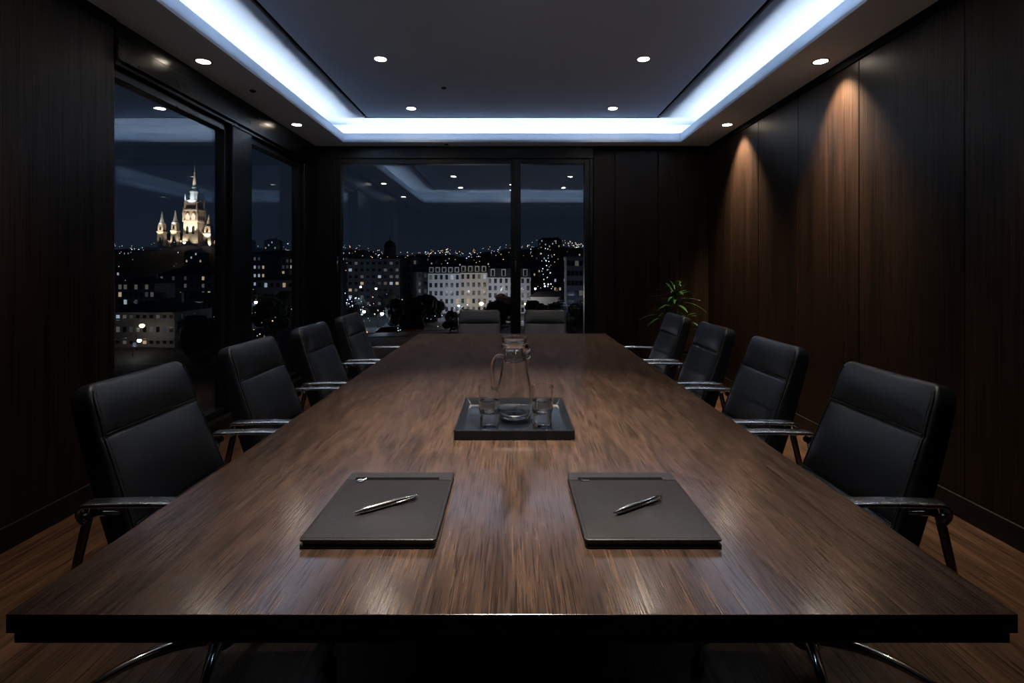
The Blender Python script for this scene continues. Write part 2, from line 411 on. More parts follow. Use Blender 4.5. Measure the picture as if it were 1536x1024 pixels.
# ------------------------------------------------------------------ CHAIRS
def spow(a, p): return math.copysign(abs(a) ** p, a)
def make_chair():
    t = empty('office_armchair', cat='chair')
    ZB, ZTOP = .46, .945
    def P(z):     # front line of the back, y at height z
        u = (z - ZB) / (ZTOP - ZB)
        return -.070 - .185 * u - .03 * math.sin(PI * u) * .25
    def W(z):
        w = .248 - .028 * (z - ZB) / (ZTOP - ZB)
        r = .055; d = z - (ZTOP - r)
        if d > 0: w -= r * (1 - math.sqrt(max(0, 1 - (d / r) ** 2))) * .75
        return w
    def TH(z):
        u = (z - ZB) / (ZTOP - ZB)
        return .095 - .032 * u
    ZSEAM, ZS2 = .800, .560
    zs = [ZB + i * (ZTOP - ZB) / 44 for i in range(45)]
    for zz in (ZSEAM, ZS2): zs += [zz + k * .004 for k in range(-3, 4)]
    zs += [ZTOP - k for k in (.0008, .003, .006)]
    zs = sorted(set(zs))
    n, m_ = 72, 6.0
    def frame(z):
        dz = .004
        tv = Vector((0, P(z + dz) - P(z - dz), 2 * dz)).normalized()
        nv = Vector((0, tv.z, -tv.y))     # points to the front (+y)
        return Vector((0, P(z), z)), nv
    rings = []
    for z in zs:
        o, nv = frame(z); w, th = W(z), TH(z)
        e = 1.0
        dt = ZTOP - z
        if dt < .02: e = math.sqrt(max(.0, 1 - ((.02 - dt) / .02) ** 2)) * .75 + .25
        ring = []
        for k in range(n):
            a = 2 * PI * k / n
            c, s_ = math.cos(a), math.sin(a)
            x = w * spow(c, 2 / m_)
            h = th / 2 * spow(s_, 2 / m_) * e - th / 2
            if s_ > 0:
                fx = 1 - (x / w) ** 4
                g = math.exp(-((z - ZSEAM) / .006) ** 2) * .010 + math.exp(-((z - ZS2) / .006) ** 2) * .006
                up = max(0, 1 - ((z - (ZSEAM + ZTOP) / 2) / ((ZTOP - ZSEAM) / 2)) ** 2)
                lo = max(0, 1 - ((z - (ZSEAM + ZS2) / 2) / ((ZSEAM - ZS2) / 2)) ** 2)
                h += fx * (.012 * up + .014 * lo - g) * min(1, s_ * 3)
                h -= .020 * (1 - (x / w) ** 2)        # gentle hollow
                h += .020 * 0.5
            ring.append(o + nv * h + Vector((x, 0, 0)))
        rings.append(ring)
    back = MB().loft(rings).build('backrest', M['leather'], t, smooth=50)
    kc = .5 ** (1 / m_)
    # piping round the front edge, and the seam cord
    def edge(z, ang, lift, sgn):
        o, nv = frame(z); w, th = W(z), TH(z)
        c, s_ = math.cos(ang), math.sin(ang)
        x = w * spow(c, 2 / m_); h = th / 2 * spow(s_, 2 / m_) - th / 2
        fx = 1 - (x / w) ** 4
        g = math.exp(-((z - ZSEAM) / .006) ** 2) * .010 + math.exp(-((z - ZS2) / .006) ** 2) * .006
        up = max(0, 1 - ((z - (ZSEAM + ZTOP) / 2) / ((ZTOP - ZSEAM) / 2)) ** 2)
        lo = max(0, 1 - ((z - (ZSEAM + ZS2) / 2) / ((ZSEAM - ZS2) / 2)) ** 2)
        h += fx * (.012 * up + .014 * lo - g) * min(1, s_ * 3) - .020 * (1 - (x / w) ** 2) + .010
        return o + nv * (h + lift) + Vector((sgn * x, 0, 0))
    zz = [z for z in zs if z < ZTOP - .016]
    for sgn in (-1, 1):
        seg = [edge(z, R(33), .0006, sgn) for z in zz]
        MB().tube(seg, .0030, 8).build('piping', M['leather_seam'], back, smooth=60)
        st = MB()
        z = ZB + .02
        while z < ZTOP - .03:
            st.tube([edge(z, R(43), .0006, sgn), edge(z + .0045, R(43), .0006, sgn)], .0011, 5); z += .007
        tag(st.build('stitching', M['stitch'], back), label='pale thread along the edge')
    for zz_, r_ in ((ZSEAM, .0035), (ZS2, .0028)):
        for off in (-.0035, .0035):
            o, nv = frame(zz_)
            seg = []
            for i in range(25):
                x = (-1 + i / 12) * W(zz_) * .93
                fx = 1 - (x / W(zz_)) ** 4
                h = -fx * .006 - .020 * (1 - (x / W(zz_)) ** 2) + .010
                seg.append(o + nv * (h - .001) + Vector((x, 0, off)))
            MB().tube(seg, r_ * .6, 6).build('seam', M['leather_seam'], back, smooth=60)
    # seat
    rings = []
    ys = [-.15 + i * .5 / 30 for i in range(31)]
    for y in ys:
        u = (y + .15) / .5
        w = .262 - .018 * (1 - u)
        zt = .495 - .012 * math.sin(PI * min(1, u * 1.2)) - .055 * max(0, (u - .8) / .2) ** 2
        zb = .405 + .02 * max(0, (u - .75) / .25) ** 2
        e = math.sqrt(max(.02, 1 - max(0, (u - .93) / .07) ** 2))
        ring = []
        for k in range(48):
            a = 2 * PI * k / 48
            ring.append((w * spow(math.cos(a), .36) * (.75 + .25 * e), y, (zt + zb) / 2 + (zt - zb) / 2 * e * spow(math.sin(a), .36)))
        rings.append(ring)
    seat = MB().loft(rings).build('seat', M['leather'], t, smooth=50)
    for sgn in (-1, 1):
        seg = [((.262 - .018 * (1 - (y + .15) / .5)) * .83 * sgn * 1.06, y, .487 - .012 * math.sin(PI * min(1, (y + .15) * 2.4)) - .055 * max(0, ((y + .15) / .5 - .8) / .2) ** 2) for y in ys[2:-2]]
        MB().tube(seg, .0035, 8).build('piping', M['leather_seam'], seat, smooth=60)
    # armrests: flat polished bar with a rolled rear end, on a slanting post
    for sgn in (-1, 1):
        X = sgn * .302
        path = []
        for i in range(9): path.append((.15 - i * .04, .655 + .004 * math.sin(PI * i / 8), .024, .0075))
        for i in range(1, 9):
            a = R(90 + i * 19)
            path.append((-.17 + math.cos(a) * .026, .629 + math.sin(a) * .026, .024 - .0012 * i, .0075))
        rings = []
        pp = [Vector((0, y, z)) for y, z, _, _ in path]
        for i, (y, z, hw, ht) in enumerate(path):
            tv = (pp[min(i + 1, len(pp) - 1)] - pp[max(i - 1, 0)]).normalized()
            nv = Vector((0, -tv.z, tv.y))
            e = .55 if i == 0 else 1
            ring = []
            for k in range(20):
                a = 2 * PI * k / 20
                q = pp[i] + nv * ht * e * spow(math.sin(a), .8)
                ring.append((X + hw * (.8 if i == 0 else 1) * spow(math.cos(a), .55), q.y, q.z))
            rings.append(ring)
        arm = tag(MB().loft(rings).build('armrest', M['arm'], t, smooth=45), label='polished chrome bar armrest')
        def flat(path, hw, ht):
            rings = []
            pp = [Vector(p) for p in path]
            for i, q in enumerate(pp):
                tv = (pp[min(i + 1, len(pp) - 1)] - pp[max(i - 1, 0)]).normalized()
                xv = Vector((0, 1, 0)) - tv * tv.y; xv.normalize()
                nv = tv.cross(xv)
                rings.append([q + xv * hw * spow(math.cos(2 * PI * k / 14), .5) + nv * ht * spow(math.sin(2 * PI * k / 14), .5) for k in range(14)])
            return MB().loft(rings)
        flat([(X, -.178, .625), (X, -.191, .57), (X, -.216, .46), (X * .98, -.218, .425), (X * .90, -.19, .395), (X * .6, -.12, .385), (X * .3, -.04, .383)], .011, .0065).build('arm_post', M['chrome'], arm, smooth=45)
        MB().tube([(X - .018 * sgn, -.165, .632), (X + .0 * sgn, -.165, .632)], .012, 14).build('arm_joint', M['plastic'], arm, smooth=40)
        MB().tube([(sgn * .235, -.15, .600), (X - .006 * sgn, -.172, .628)], .008, 10).build('arm_bracket', M['chrome'], arm, smooth=40)
    # mechanism, column, star base
    MB().box(-.10, .10, -.12, .12, .355, .407).build('mechanism', M['plastic'], t, bevel=.012)
    MB().tube([(.09, .02, .375), (.25, .03, .372)], .006, 8).tube([(.23, .03, .372), (.29, .03, .371)], .010, 10).build('tilt_lever', M['plastic'], t, smooth=40)
    MB().lathe([(.030, .10), (.030, .20), (.024, .205), (.024, .36)], n=24).build('gas_column', M['chrome'], t, smooth=40)
    MB().lathe([(.028, .075), (.045, .085), (.045, .125), (.034, .14)], n=24).build('base_hub', M['chrome'], t, smooth=40)
    for k in range(5):
        a = R(90 + 72 * k); d = Vector((math.cos(a), math.sin(a), 0)); q = Vector((-d.y, d.x, 0))
        rings = []
        for i in range(10):
            u = i / 9; r = .03 + u * .33
            z = .108 + .030 * math.sin(PI * u * .8) - .052 * u * u
            hw, hh = .021 - .009 * u, .017 - .006 * u
            if i == 9: hw *= .6; hh *= .6
            rings.append([d * r + q * hw * math.cos(2 * PI * j / 14) + Vector((0, 0, z + hh * math.sin(2 * PI * j / 14))) for j in range(14)])
        leg = MB().loft(rings).build('leg', M['chrome'], t, smooth=50)
        c = d * .345
        MB().lathe([(.016, 0), (.020, .004), (.020, .03), (.009, .036), (.009, .066)], (c.x, c.y, 0), 16).build('glide', M['plastic'], leg, smooth=40)
    return t
chair = make_chair()
Ys = [1.685, 2.415, 3.145, 3.872]
ordi = ['nearest the camera', 'second from the near end', 'third from the near end', 'next to the far table end']
first = True
for i, y in enumerate(Ys):
    lab = 'black leather armchair on the window side, ' + ordi[i]
    if first:
        chair.location = (-.92, y, 0); chair.rotation_euler = (0, 0, R(-90)); chair['label'] = lab; first = False
        chair['group'] = 'armchairs around the conference table'
    else: dup(chair, (-.92, y, 0), R(-90), lab)
for i, y in enumerate(Ys):
    dup(chair, (.93, y, 0), R(90), 'black leather armchair on the walnut wall side, ' + ordi[i])
for x, lab in ((-.322, 'black leather armchair at the far table end, on the side toward the cathedral'), (.328, 'black leather armchair at the far table end, on the side toward the potted plant')):
    c = dup(chair, (x, 5.08, 0), R(180), lab); c.scale = (.92, .92, .92)

# ------------------------------------------------------------------ TABLE-TOP THINGS
def folder(x0, x1, y0, y1, mirror, label, clip):
    cx, cy = (x0 + x1) / 2, (y0 + y1) / 2
    t = empty('leather_folder', (cx, cy, TZ), label=label, cat='folder', group='leather folders on the table')
    w, h = (x1 - x0) / 2, (y1 - y0) / 2
    def rr(w, h, r, z):
        pts = []
        for sx, sy, a0 in ((1, 1, 0), (-1, 1, 90), (-1, -1, 180), (1, -1, 270)):
            for k in range(6):
                a = R(a0 + k * 18); pts.append((sx * (w - r) + r * math.cos(a), sy * (h - r) + r * math.sin(a), z))
        return pts
    MB().loft([rr(w, h, .008, .0005), rr(w, h, .008, .0035), rr(w - .001, h - .001, .008, .004)]).build('back_cover', M['folder_edge'], t, smooth=40)
    MB().loft([rr(w - .005, h - .005, .004, .004), rr(w - .005, h - .005, .004, .0125)]).build('page_block', M['folder_edge'], t, smooth=40)
    # front cover and upper band; the slit's shade is a flat black strip
    sy = h - .036
    MB().loft([rr(w, h, .008, .0125), rr(w, h, .008, .0158), rr(w - .0012, h - .0012, .008, .0166)]).build('front_cover', M['folder'], t, smooth=30)
    sx0, sx1 = -w + .022, w - .032
    band = MB()
    band.box(-w + .002, w - .002, sy + .004, h - .002, .0166, .0180)
    band.box(-w + .002, sx0, sy - .012, sy + .004, .0166, .0180).box(sx1, w - .002, sy - .012, sy + .004, .0166, .0180)
    band.build('pocket_band', M['folder'], t, bevel=.0006)
    MB().box(sx0, sx1, sy - .010, sy + .004, .0166, .0170).build('slit_shade', M['black'], t)
    st = MB()
    for a, b in (((-w + .006, -h + .006), (w - .006, -h + .006)), ((-w + .006, -h + .006), (-w + .006, h - .006)), ((w - .006, -h + .006), (w - .006, h - .006))):
        n = 70
        for i in range(n):
            u0, u1 = i / n, (i + .6) / n
            p0 = (a[0] + (b[0] - a[0]) * u0, a[1] + (b[1] - a[1]) * u0, .0168); p1 = (a[0] + (b[0] - a[0]) * u1, a[1] + (b[1] - a[1]) * u1, .0168)
            if p1[1] < sy - .01: st.tube([p0, p1], .0005, 4)
    st.build('stitching', M['leather_seam'], t)
    if clip == 'ring':
        MB().tube([(sx0 + .016 + .008 * math.cos(a * PI / 10), sy - .018 + .006 * math.sin(a * PI / 10), .0185) for a in range(20)], .0016, 8, closed=True) \
            .tube([(sx0 + .016 + .004 * math.cos(a * PI / 8), sy - .018 + .003 * math.sin(a * PI / 8), .0195) for a in range(16)], .0011, 8, closed=True) \
            .tube([(sx0 + .020, sy - .014, .018), (sx0 + .028, sy - .009, .019)], .002, 8).build('ring_clasp', M['chrome'], t, smooth=50)
    else:
        MB().box(sx0 + .004, sx0 + .026, sy - .022, sy - .012, .0168, .0190).box(sx0 + .006, sx0 + .010, sy - .022, sy - .012, .019, .0205).build('metal_clasp', M['chrome'], t, bevel=.0008)
    return t
folder(-.392, -.140, .977, 1.30, False, 'charcoal leather folder on the window side, with a ring clasp and pen', 'ring')
folder(.134, .387, .977, 1.30, True, 'charcoal leather folder on the walnut wall side, with a flat clasp and pen', 'clip')

def make_pen(x0, y0, x1, y1, label):
    L_ = math.hypot(x1 - x0, y1 - y0)
    z = TZ + .0167 + .0062
    t = empty('ballpoint_pen', (x0, y0, z), math.atan2(y1 - y0, x1 - x0), label=label, cat='pen', group='pens on the folders')
    def lx(prof): 
        rings = [[(u * L_, r * math.cos(2 * PI * k / 18), r * math.sin(2 * PI * k / 18)) for k in range(18)] for u, r in prof]
        return MB().loft(rings)
    lx([(.0, .0006), (.02, .0011), (.025, .0022), (.13, .0053)]).build('tip', M['chrome'], t, smooth=30)
    lx([(.13, .0053), (.14, .0059), (.35, .0062), (.545, .0061)]).build('barrel', M['pen'], t, smooth=40)
    lx([(.545, .0064), (.56, .0064)]).build('band', M['chrome'], t, smooth=30)
    lx([(.56, .0061), (.75, .0058), (.93, .0045), (.95, .0035)]).build('cap', M['chrome'], t, smooth=40)
    lx([(.95, .0024), (.99, .0024), (1.0, .0018)]).build('button', M['chrome'], t, smooth=30)
    MB().tube([(L_ * .93, -.003, .0015), (L_ * .925, -.0078, .002), (L_ * .88, -.0092, .0015), (L_ * .70, -.0088, .0008), (L_ * .62, -.0066, .0)], [.0016, .0017, .0017, .0014, .0011], 8).build('clip', M['chrome'], t, smooth=50)
    return t
make_pen(-.318, 1.07, -.203, 1.155, 'silver ballpoint pen lying on the folder with the ring clasp')
make_pen(.203, 1.07, .322, 1.150, 'silver ballpoint pen lying on the folder with the flat clasp')

# tray
TRX0, TRX1, TRY0, TRY1 = -.176, .190, 1.60, 2.02
tcx, tcy = (TRX0 + TRX1) / 2, (TRY0 + TRY1) / 2
def rrect(w, h, r, z, n=5):
    pts = []
    for sx, sy, a0 in ((1, 1, 0), (-1, 1, 90), (-1, -1, 180), (1, -1, 270)):
        for k in range(n + 1):
            a = R(a0 + k * 90 / n); pts.append((sx * (w - r) + r * math.cos(a), sy * (h - r) + r * math.sin(a), z))
    return pts
w, h = (TRX1 - TRX0) / 2, (TRY1 - TRY0) / 2
tray = MB().loft([rrect(w - .003, h - .003, .006, 0), rrect(w - .001, h - .001, .007, .002), rrect(w, h, .008, .027), rrect(w - .001, h - .001, .007, .0285),
                  rrect(w - .005, h - .005, .006, .0285), rrect(w - .006, h - .006, .006, .027), rrect(w - .018, h - .018, .005, .0075), rrect(w - .022, h - .022, .004, .006)]).build('serving_tray', M['tray'], smooth=35)
tray.location = (tcx, tcy, TZ)
tag(tray, 'dark gunmetal rectangular tray in the middle of the table', 'tray')
TB = TZ + .0065

# carafe
def smooth_prof(pts, sub=5):
    out = []
    n = len(pts)
    for i in range(n - 1):
        p0, p1, p2, p3 = pts[max(i - 1, 0)], pts[i], pts[i + 1], pts[min(i + 2, n - 1)]
        for k in range(sub):
            u = k / sub
            out.append(tuple(.5 * ((2 * p1[j]) + (-p0[j] + p2[j]) * u + (2 * p0[j] - 5 * p1[j] + 4 * p2[j] - p3[j]) * u * u + (-p0[j] + 3 * p1[j] - 3 * p2[j] + p3[j]) * u ** 3) for j in range(2)))
    out.append(pts[-1]); return out
cf = empty('glass_carafe', (.008, 1.79, TB), label='clear glass water carafe with handle and stopper lid, on the tray', cat='carafe')
outer = [(.001, 0), (.036, 0), (.046, .004), (.053, .016), (.0585, .042), (.0575, .075), (.051, .12), (.0445, .155), (.040, .185), (.0385, .205), (.0395, .228), (.043, .243)]
inner = [(.0405, .243), (.0372, .228), (.0362, .205), (.0377, .185), (.0420, .155), (.0485, .12), (.055, .075), (.056, .042), (.0495, .018), (.042, .009), (.030, .007), (.001, .007)]
outer = [(a * (1.07 if b < .2 else 1.0), b) for a, b in outer]; inner = [(a * (1.03 if b < .2 else .985), b) for a, b in inner]
MB().shell(smooth_prof(outer) + smooth_prof(inner), n=56).build('body', M['glass'], cf, smooth=60)
wl_ = [(.001, .0072), (.030, .0072), (.0425, .0092), (.0505, .018), (.0540, .027), (.0550, .031), (.001, .031)]
MB().shell(wl_, n=56).build('water', M['water'], cf, smooth=40)
hp = smooth_prof([(-.038, .214), (-.052, .217), (-.064, .210), (-.072, .190), (-.0745, .160), (-.074, .125), (-.071, .108), (-.062, .102), (-.055, .105)], 5)
MB().tube([(x, 0, z) for x, z in hp], .0058, 12).build('handle', M['glass'], cf, smooth=60)
lid = [(.001, .196), (.030, .196), (.0345, .200), (.0352, .228), (.0385, .243), (.047, .2445), (.048, .247), (.046, .250), (.0405, .262), (.0425, .274), (.0455, .279), (.0435, .280), (.0395, .276), (.036, .262), (.033, .248), (.0315, .232), (.031, .204), (.001, .201)]
MB().shell(lid, n=48).build('stopper_lid', M['glass'], cf, smooth=35)
sp = MB().tube([(.040, 0, .222), (.050, 0, .232), (.0535, 0, .240)], [.010, .008, .004], 12)
sp.build('spout', M['glass'], cf, smooth=60)
MB().tube([(.041, .008, .214), (.049, .006, .216), (.053, 0, .212), (.049, -.006, .208), (.041, -.008, .206)], .0028, 10).tube([(.050, 0, .208), (.049, 0, .192), (.051, 0, .178)], [.003, .0022, .0016], 8).build('metal_clip', M['chrome'], cf, smooth=60)

def tumbler(x, y, label):
    t = empty('water_tumbler', (x, y, TB), label=label, cat='glass', group='water tumblers on the tray')
    o_ = [(.001, .002), (.022, .002), (.026, 0), (.029, .002), (.0305, .010), (.0305, .040), (.0325, .048), (.0340, .060), (.0347, .095), (.0350, .122), (.0351, .1285), (.0349, .1295), (.0346, .1300)]
    i_ = [(.0339, .1297), (.0336, .1288), (.0335, .122), (.0331, .095), (.0324, .065), (.030, .051), (.025, .046), (.001, .045)]
    o_ = smooth_prof(o_, 4); i_ = smooth_prof(i_, 4)
    MB().shell(o_ + i_, n=48).build('glass_wall', M['glass'], t, smooth=50)
    MB().shell([(.001, .0452), (.025, .0462), (.0298, .0512), (.0318, .060), (.0322, .065), (.0326, .080), (.0327, .083), (.0322, .0834), (.031, .0832), (.001, .083)], n=40).build('water', M['water'], t, smooth=40)
tumbler(-.073, 1.725, 'half-full water tumbler on the tray, beside the carafe handle')
tumbler(.098, 1.725, 'half-full water tumbler on the tray, beside the carafe spout')

# ------------------------------------------------------------------ PLANT
pl = empty('potted_plant', (1.76, 5.72, 0), label='green spiky-leaved potted plant in the corner by the walnut wall', cat='plant')
MB().shell([(.001, 0), (.11, 0), (.12, .01), (.15, .36), (.155, .38), (.145, .38), (.138, .34), (.001, .34)], n=32).build('pot', M['pot'], pl, smooth=40)
MB().lathe([(.136, .335), (.138, .345), (.05, .352), (.004, .354)], n=24).build('soil', M['soil'], pl, smooth=40)
st = MB(); lf = MB()
def leaf(base, ang, el, ln, wd, droop):
    d = Vector((math.cos(ang), math.sin(ang), 0)); q = Vector((-d.y, d.x, 0))
    a, b_, n = [], [], 9
    rows = []
    for i in range(n + 1):
        u = i / n
        r = ln * u * math.cos(el); z = ln * u * math.sin(el) - droop * ln * u * u
        wv = wd * math.sin(PI * min(1, .12 + .88 * u)) ** .8 * (1 if u < .99 else .05)
        c = Vector(base) + d * r + Vector((0, 0, z))
        up = Vector((0, 0, .25 * wv))
        rows.append((c - q * wv + up, c + Vector((0, 0, -.0012)), c + q * wv + up, c + Vector((0, 0, .0012))))
    lf.loft([list(r) for r in rows])
for sx, sy, hh in ((0, 0, .97), (.05, .03, .70), (-.06, .02, .80)):
    st.tube([(sx, sy, .34), (sx * 1.3, sy * 1.2, .34 + (hh - .34) * .5), (sx * 1.5, sy * 1.5, hh + .05)], [.011, .009, .006], 8)
    for k in range(30 if hh > .8 else 22):
        leaf((sx * 1.5, sy * 1.5, hh - .10 + k * .0055), k * 2.4 + rnd.random() * .5, R(rnd.uniform(0, 30) + k * 2.0), rnd.uniform(.22, .36), rnd.uniform(.014, .022), rnd.uniform(.25, .8))
st.build('stem', M['stem'], pl, smooth=50)
lf.build('foliage', M['leaf'], pl, smooth=60)

# ------------------------------------------------------------------ CITY OUTSIDE
ZG = -15.0
def hill(x, y):
    s_ = min(1, max(0, (y - 230) / 700)); s_ = s_ * s_ * (3 - 2 * s_)
    h = ZG + 44 * s_
    h += 23 * math.exp(-(((x + 300) / 120) ** 2 + ((y - 520) / 110) ** 2))
    h += 16 * math.exp(-(((x - 70) / 60) ** 2 + ((y - 640) / 120) ** 2))
    far = min(1, max(0, (y - 300) / 400))
    h += far * (4.0 * math.sin(x * .021 + 1.3) + 2.5 * math.sin(x * .053 + y * .01) + 1.5 * math.sin(x * .13 + 2) + 1.0 * math.sin(x * .31))
    return h
M['ground'] = plain('city_ground', (.012, .0125, .013), .8, bump=(.2, .1, .05))
M['road'] = plain('asphalt', (.030, .031, .034), .6, bump=(2, .1, .1))
mb = MB(); nx, ny = 150, 90
vs = []
for j in range(ny + 1):
    y = 25 + 1000 * (j / ny) ** 1.25
    for i in range(nx + 1):
        x = (-1 + 2 * i / nx) * 1000 * (y + 120) / 1100
        vs.append((x, y, hill(x, y)))
fs = [(j * (nx + 1) + i, j * (nx + 1) + i + 1, (j + 1) * (nx + 1) + i + 1, (j + 1) * (nx + 1) + i) for j in range(ny) for i in range(nx)]
mb.add(vs, fs)
struct(mb, 'ground', M['ground'], 'dark city ground rising to low hills', smooth=60)
# roads
def road(pts, w, name='road'):
    mb = MB(); L_, R_ = [], []
    pv = [Vector(p) for p in pts]
    for i, p in enumerate(pv):
        d = (pv[min(i + 1, len(pv) - 1)] - pv[max(i - 1, 0)]).normalized(); q = Vector((-d.y, d.x)) * w / 2
        L_.append((p.x + q.x, p.y + q.y)); R_.append((p.x - q.x, p.y - q.y))
    rings = [[(l[0], l[1], ZG + .12), (r[0], r[1], ZG + .12), (r[0], r[1], ZG - .3), (l[0], l[1], ZG - .3)] for l, r in zip(L_, R_)]
    return struct(mb.loft(rings), name, M['road'], 'grey street between the night buildings')
road([(-95, 108), (-70, 122), (-45, 140), (0, 160), (45, 176), (90, 190)], 13)
road([(-60, 230), (-40, 205), (-36, 180), (-33, 155), (-30, 130)], 9)

W_ = {}
W_['white'] = plain('pale_render', (.44, .46, .50), .8)
W_['cream'] = plain('cream_render', (.47, .43, .38), .8)
W_['grey'] = plain('grey_render', (.20, .21, .23), .8)
W_['dim'] = plain('dim_render', (.20, .21, .24), .8)
W_['roof'] = plain('dark_roof', (.022, .024, .028), .7)
W_['stone'] = plain('cathedral_stone', (.58, .52, .44), .8)
W_['wdark'] = plain('dark_window', (.012, .015, .02), .2)
W_['wwarm'] = emit('lit_window_warm', (1, .70, .42), .55, False)
W_['wcool'] = emit('lit_window_cool', (.75, .87, 1), .5, False)
W_['wdim'] = emit('lit_window_dim', (.8, .75, .65), .12, False)
W_['wfaint'] = emit('lit_window_faint', (.7, .8, 1), .05, False)
W_['lampw'] = emit('street_lamp_warm', (1, .72, .42), 9, False)
W_['lampc'] = emit('street_lamp_cool', (.82, .92, 1), 9, False)
W_['pole'] = plain('lamp_pole', (.03, .03, .032), .5, .5)
W_['crown'] = plain('night_foliage', (.014, .018, .013), .85, bump=(2, .3, .1))
W_['trunk'] = plain('tree_trunk', (.02, .016, .012), .9)

FOOT = []
def clear_of(x, y, m):
    return all(abs(x - a) > b + m or abs(y - c) > d + m for a, c, b, d in FOOT)
wmesh = {}
def window_part(parent, x, y, z, w, h, matk, rz=0):
    key = (round(w, 2), round(h, 2), matk)
    if key not in wmesh:
        o = MB().box(-w / 2, w / 2, -.06, .1, -h / 2, h / 2).build('window', W_[matk], parent)
        wmesh[key] = o.data
    else:
        o = bpy.data.objects.new('window', wmesh[key]); C.objects.link(o); o.parent = parent
    o.location = (x, y, z); o.rotation_euler = (0, 0, rz)
    return o
def pick(lit, warm=.6, dim=.5):
    if rnd.random() < lit: return ('wdim' if rnd.random() < .75 else 'wfaint') if rnd.random() < dim else ('wwarm' if rnd.random() < warm else 'wcool')
    return 'wdark'
def house(name, label, loc, w, d, h, wallm, rows, cols, lit=.2, rz=0, roof='hip', rh=2.5, group=None, side=None, cat='building', ww=1.1, wh=1.7, cornice=False, warm=.6, dim=.8, dormer=0):
    t = empty(name, loc, rz, label=label, cat=cat, group=group)
    FOOT.append((loc[0], loc[1] + d / 2, w / 2 + .5, d / 2 + .5))
    MB().box(-w / 2, w / 2, 0, d, -4, h).build('wall', W_[wallm], t)
    if roof == 'hip':
        e = .4; k = min(w, d) * .38
        r_ = MB().loft([[(-w / 2 - e, -e, h), (w / 2 + e, -e, h), (w / 2 + e, d + e, h), (-w / 2 - e, d + e, h)],
                   [(-w / 2 + k, k, h + rh), (w / 2 - k, k, h + rh), (w / 2 - k, d - k, h + rh), (-w / 2 + k, d - k, h + rh)]]).build('roof', W_['roof'], t)
        if w > 9:
            MB().box(w * .2, w * .2 + .9, d * .5, d * .5 + .9, h + rh * .4, h + rh + 1.2).build('chimney', W_['dim'], r_)
    elif roof == 'mansard':
        MB().loft([[(-w / 2, 0, h), (w / 2, 0, h), (w / 2, d, h), (-w / 2, d, h)],
                   [(-w / 2 + .3, 1.3, h + rh), (w / 2 - .3, 1.3, h + rh), (w / 2 - .3, d - 1.3, h + rh), (-w / 2 + .3, d - 1.3, h + rh)],
                   [(-w / 2 + 2, 5, h + rh + 1), (w / 2 - 2, 5, h + rh + 1), (w / 2 - 2, d - 5, h + rh + 1), (-w / 2 + 2, d - 5, h + rh + 1)]]).build('roof', W_['roof'], t)
        for i in range(dormer):
            x = -w / 2 + w * (i + .5) / dormer
            dm = MB().box(x - .8, x + .8, .2, 2.2, h + .3, h + rh - .2).build('dormer', W_[wallm], t)
            MB().box(x - .5, x + .5, .1, .3, h + .6, h + rh - .6).build('dormer_window', W_['wdark'], dm)
        for x in (-w * .3, w * .28):
            MB().box(x - .6, x + .6, d * .5, d * .5 + 1.2, h + rh * .5, h + rh + 2.2).build('chimney', W_['dim'], t)
    else:
        MB().box(-w / 2 - .2, w / 2 + .2, -.2, d + .2, h, h + .6).build('parapet', W_[wallm], t)
    if cornice:
        for zz, pr in ((h - .35, .55), (h * .78, .2), (h * .2, .3)):
            MB().box(-w / 2 + .02, w / 2 - .02, -pr, .02, zz, zz + .35).build('cornice', W_[wallm], t)
    for r in range(rows):
        for c in range(cols):
            z = h * (r + .5) / rows + .1; x = -w / 2 + w * (c + .5) / cols
            window_part(t, x, 0, z, ww, wh, pick(lit, warm, dim))
    if side:
        for r in range(rows):
            for c in range(side):
                window_part(t, w / 2, d * (c + .5) / side, h * (r + .5) / rows + .1, ww, wh, pick(lit, warm, dim), R(90))
    return t

def facade(name, label, px0, px1, ytop, D, depth, **kw):
    x0, x1 = (px0 - CX) * D / F, (px1 - CX) * D / F
    zt = EYE + (HY - ytop) * D / F
    z0 = hill((x0 + x1) / 2, D)
    return house(name, label, ((x0 + x1) / 2, D, z0), x1 - x0, depth, zt - z0, **kw)
# three adjoining pale houses in the far window
facade('townhouse', 'pale blue-grey floodlit town house, end of the row toward the dark side street', 642, 690, 410, 200, 14, wallm='white', rows=5, cols=6, lit=.12, roof='mansard', rh=2.6, cornice=True, ww=1.0, wh=1.7, group='floodlit town houses', dormer=5)
facade('townhouse', 'cream floodlit town house in the middle of the row', 690, 731, 409, 200.4, 14, wallm='cream', rows=5, cols=5, lit=.25, roof='mansard', rh=2.8, cornice=True, ww=1.0, wh=1.7, group='floodlit town houses', dormer=4)
facade('townhouse', 'white floodlit town house partly behind the window mullion', 731, 796, 416, 199.5, 14, wallm='white', rows=5, cols=8, lit=.25, roof='mansard', rh=3.4, cornice=True, ww=1.0, wh=1.7, group='floodlit town houses', dormer=4)
# the wing down the side street
xw = (642 - CX) * 200 / F
house('townhouse', 'unlit side wing of the floodlit row along the dark side street', (xw - 3.4, 215, ZG), 7, 30, 15.5, 'grey', 5, 3, .25, R(14), 'mansard', 2.4, ww=.9, wh=1.5, group='floodlit town houses', warm=.9)
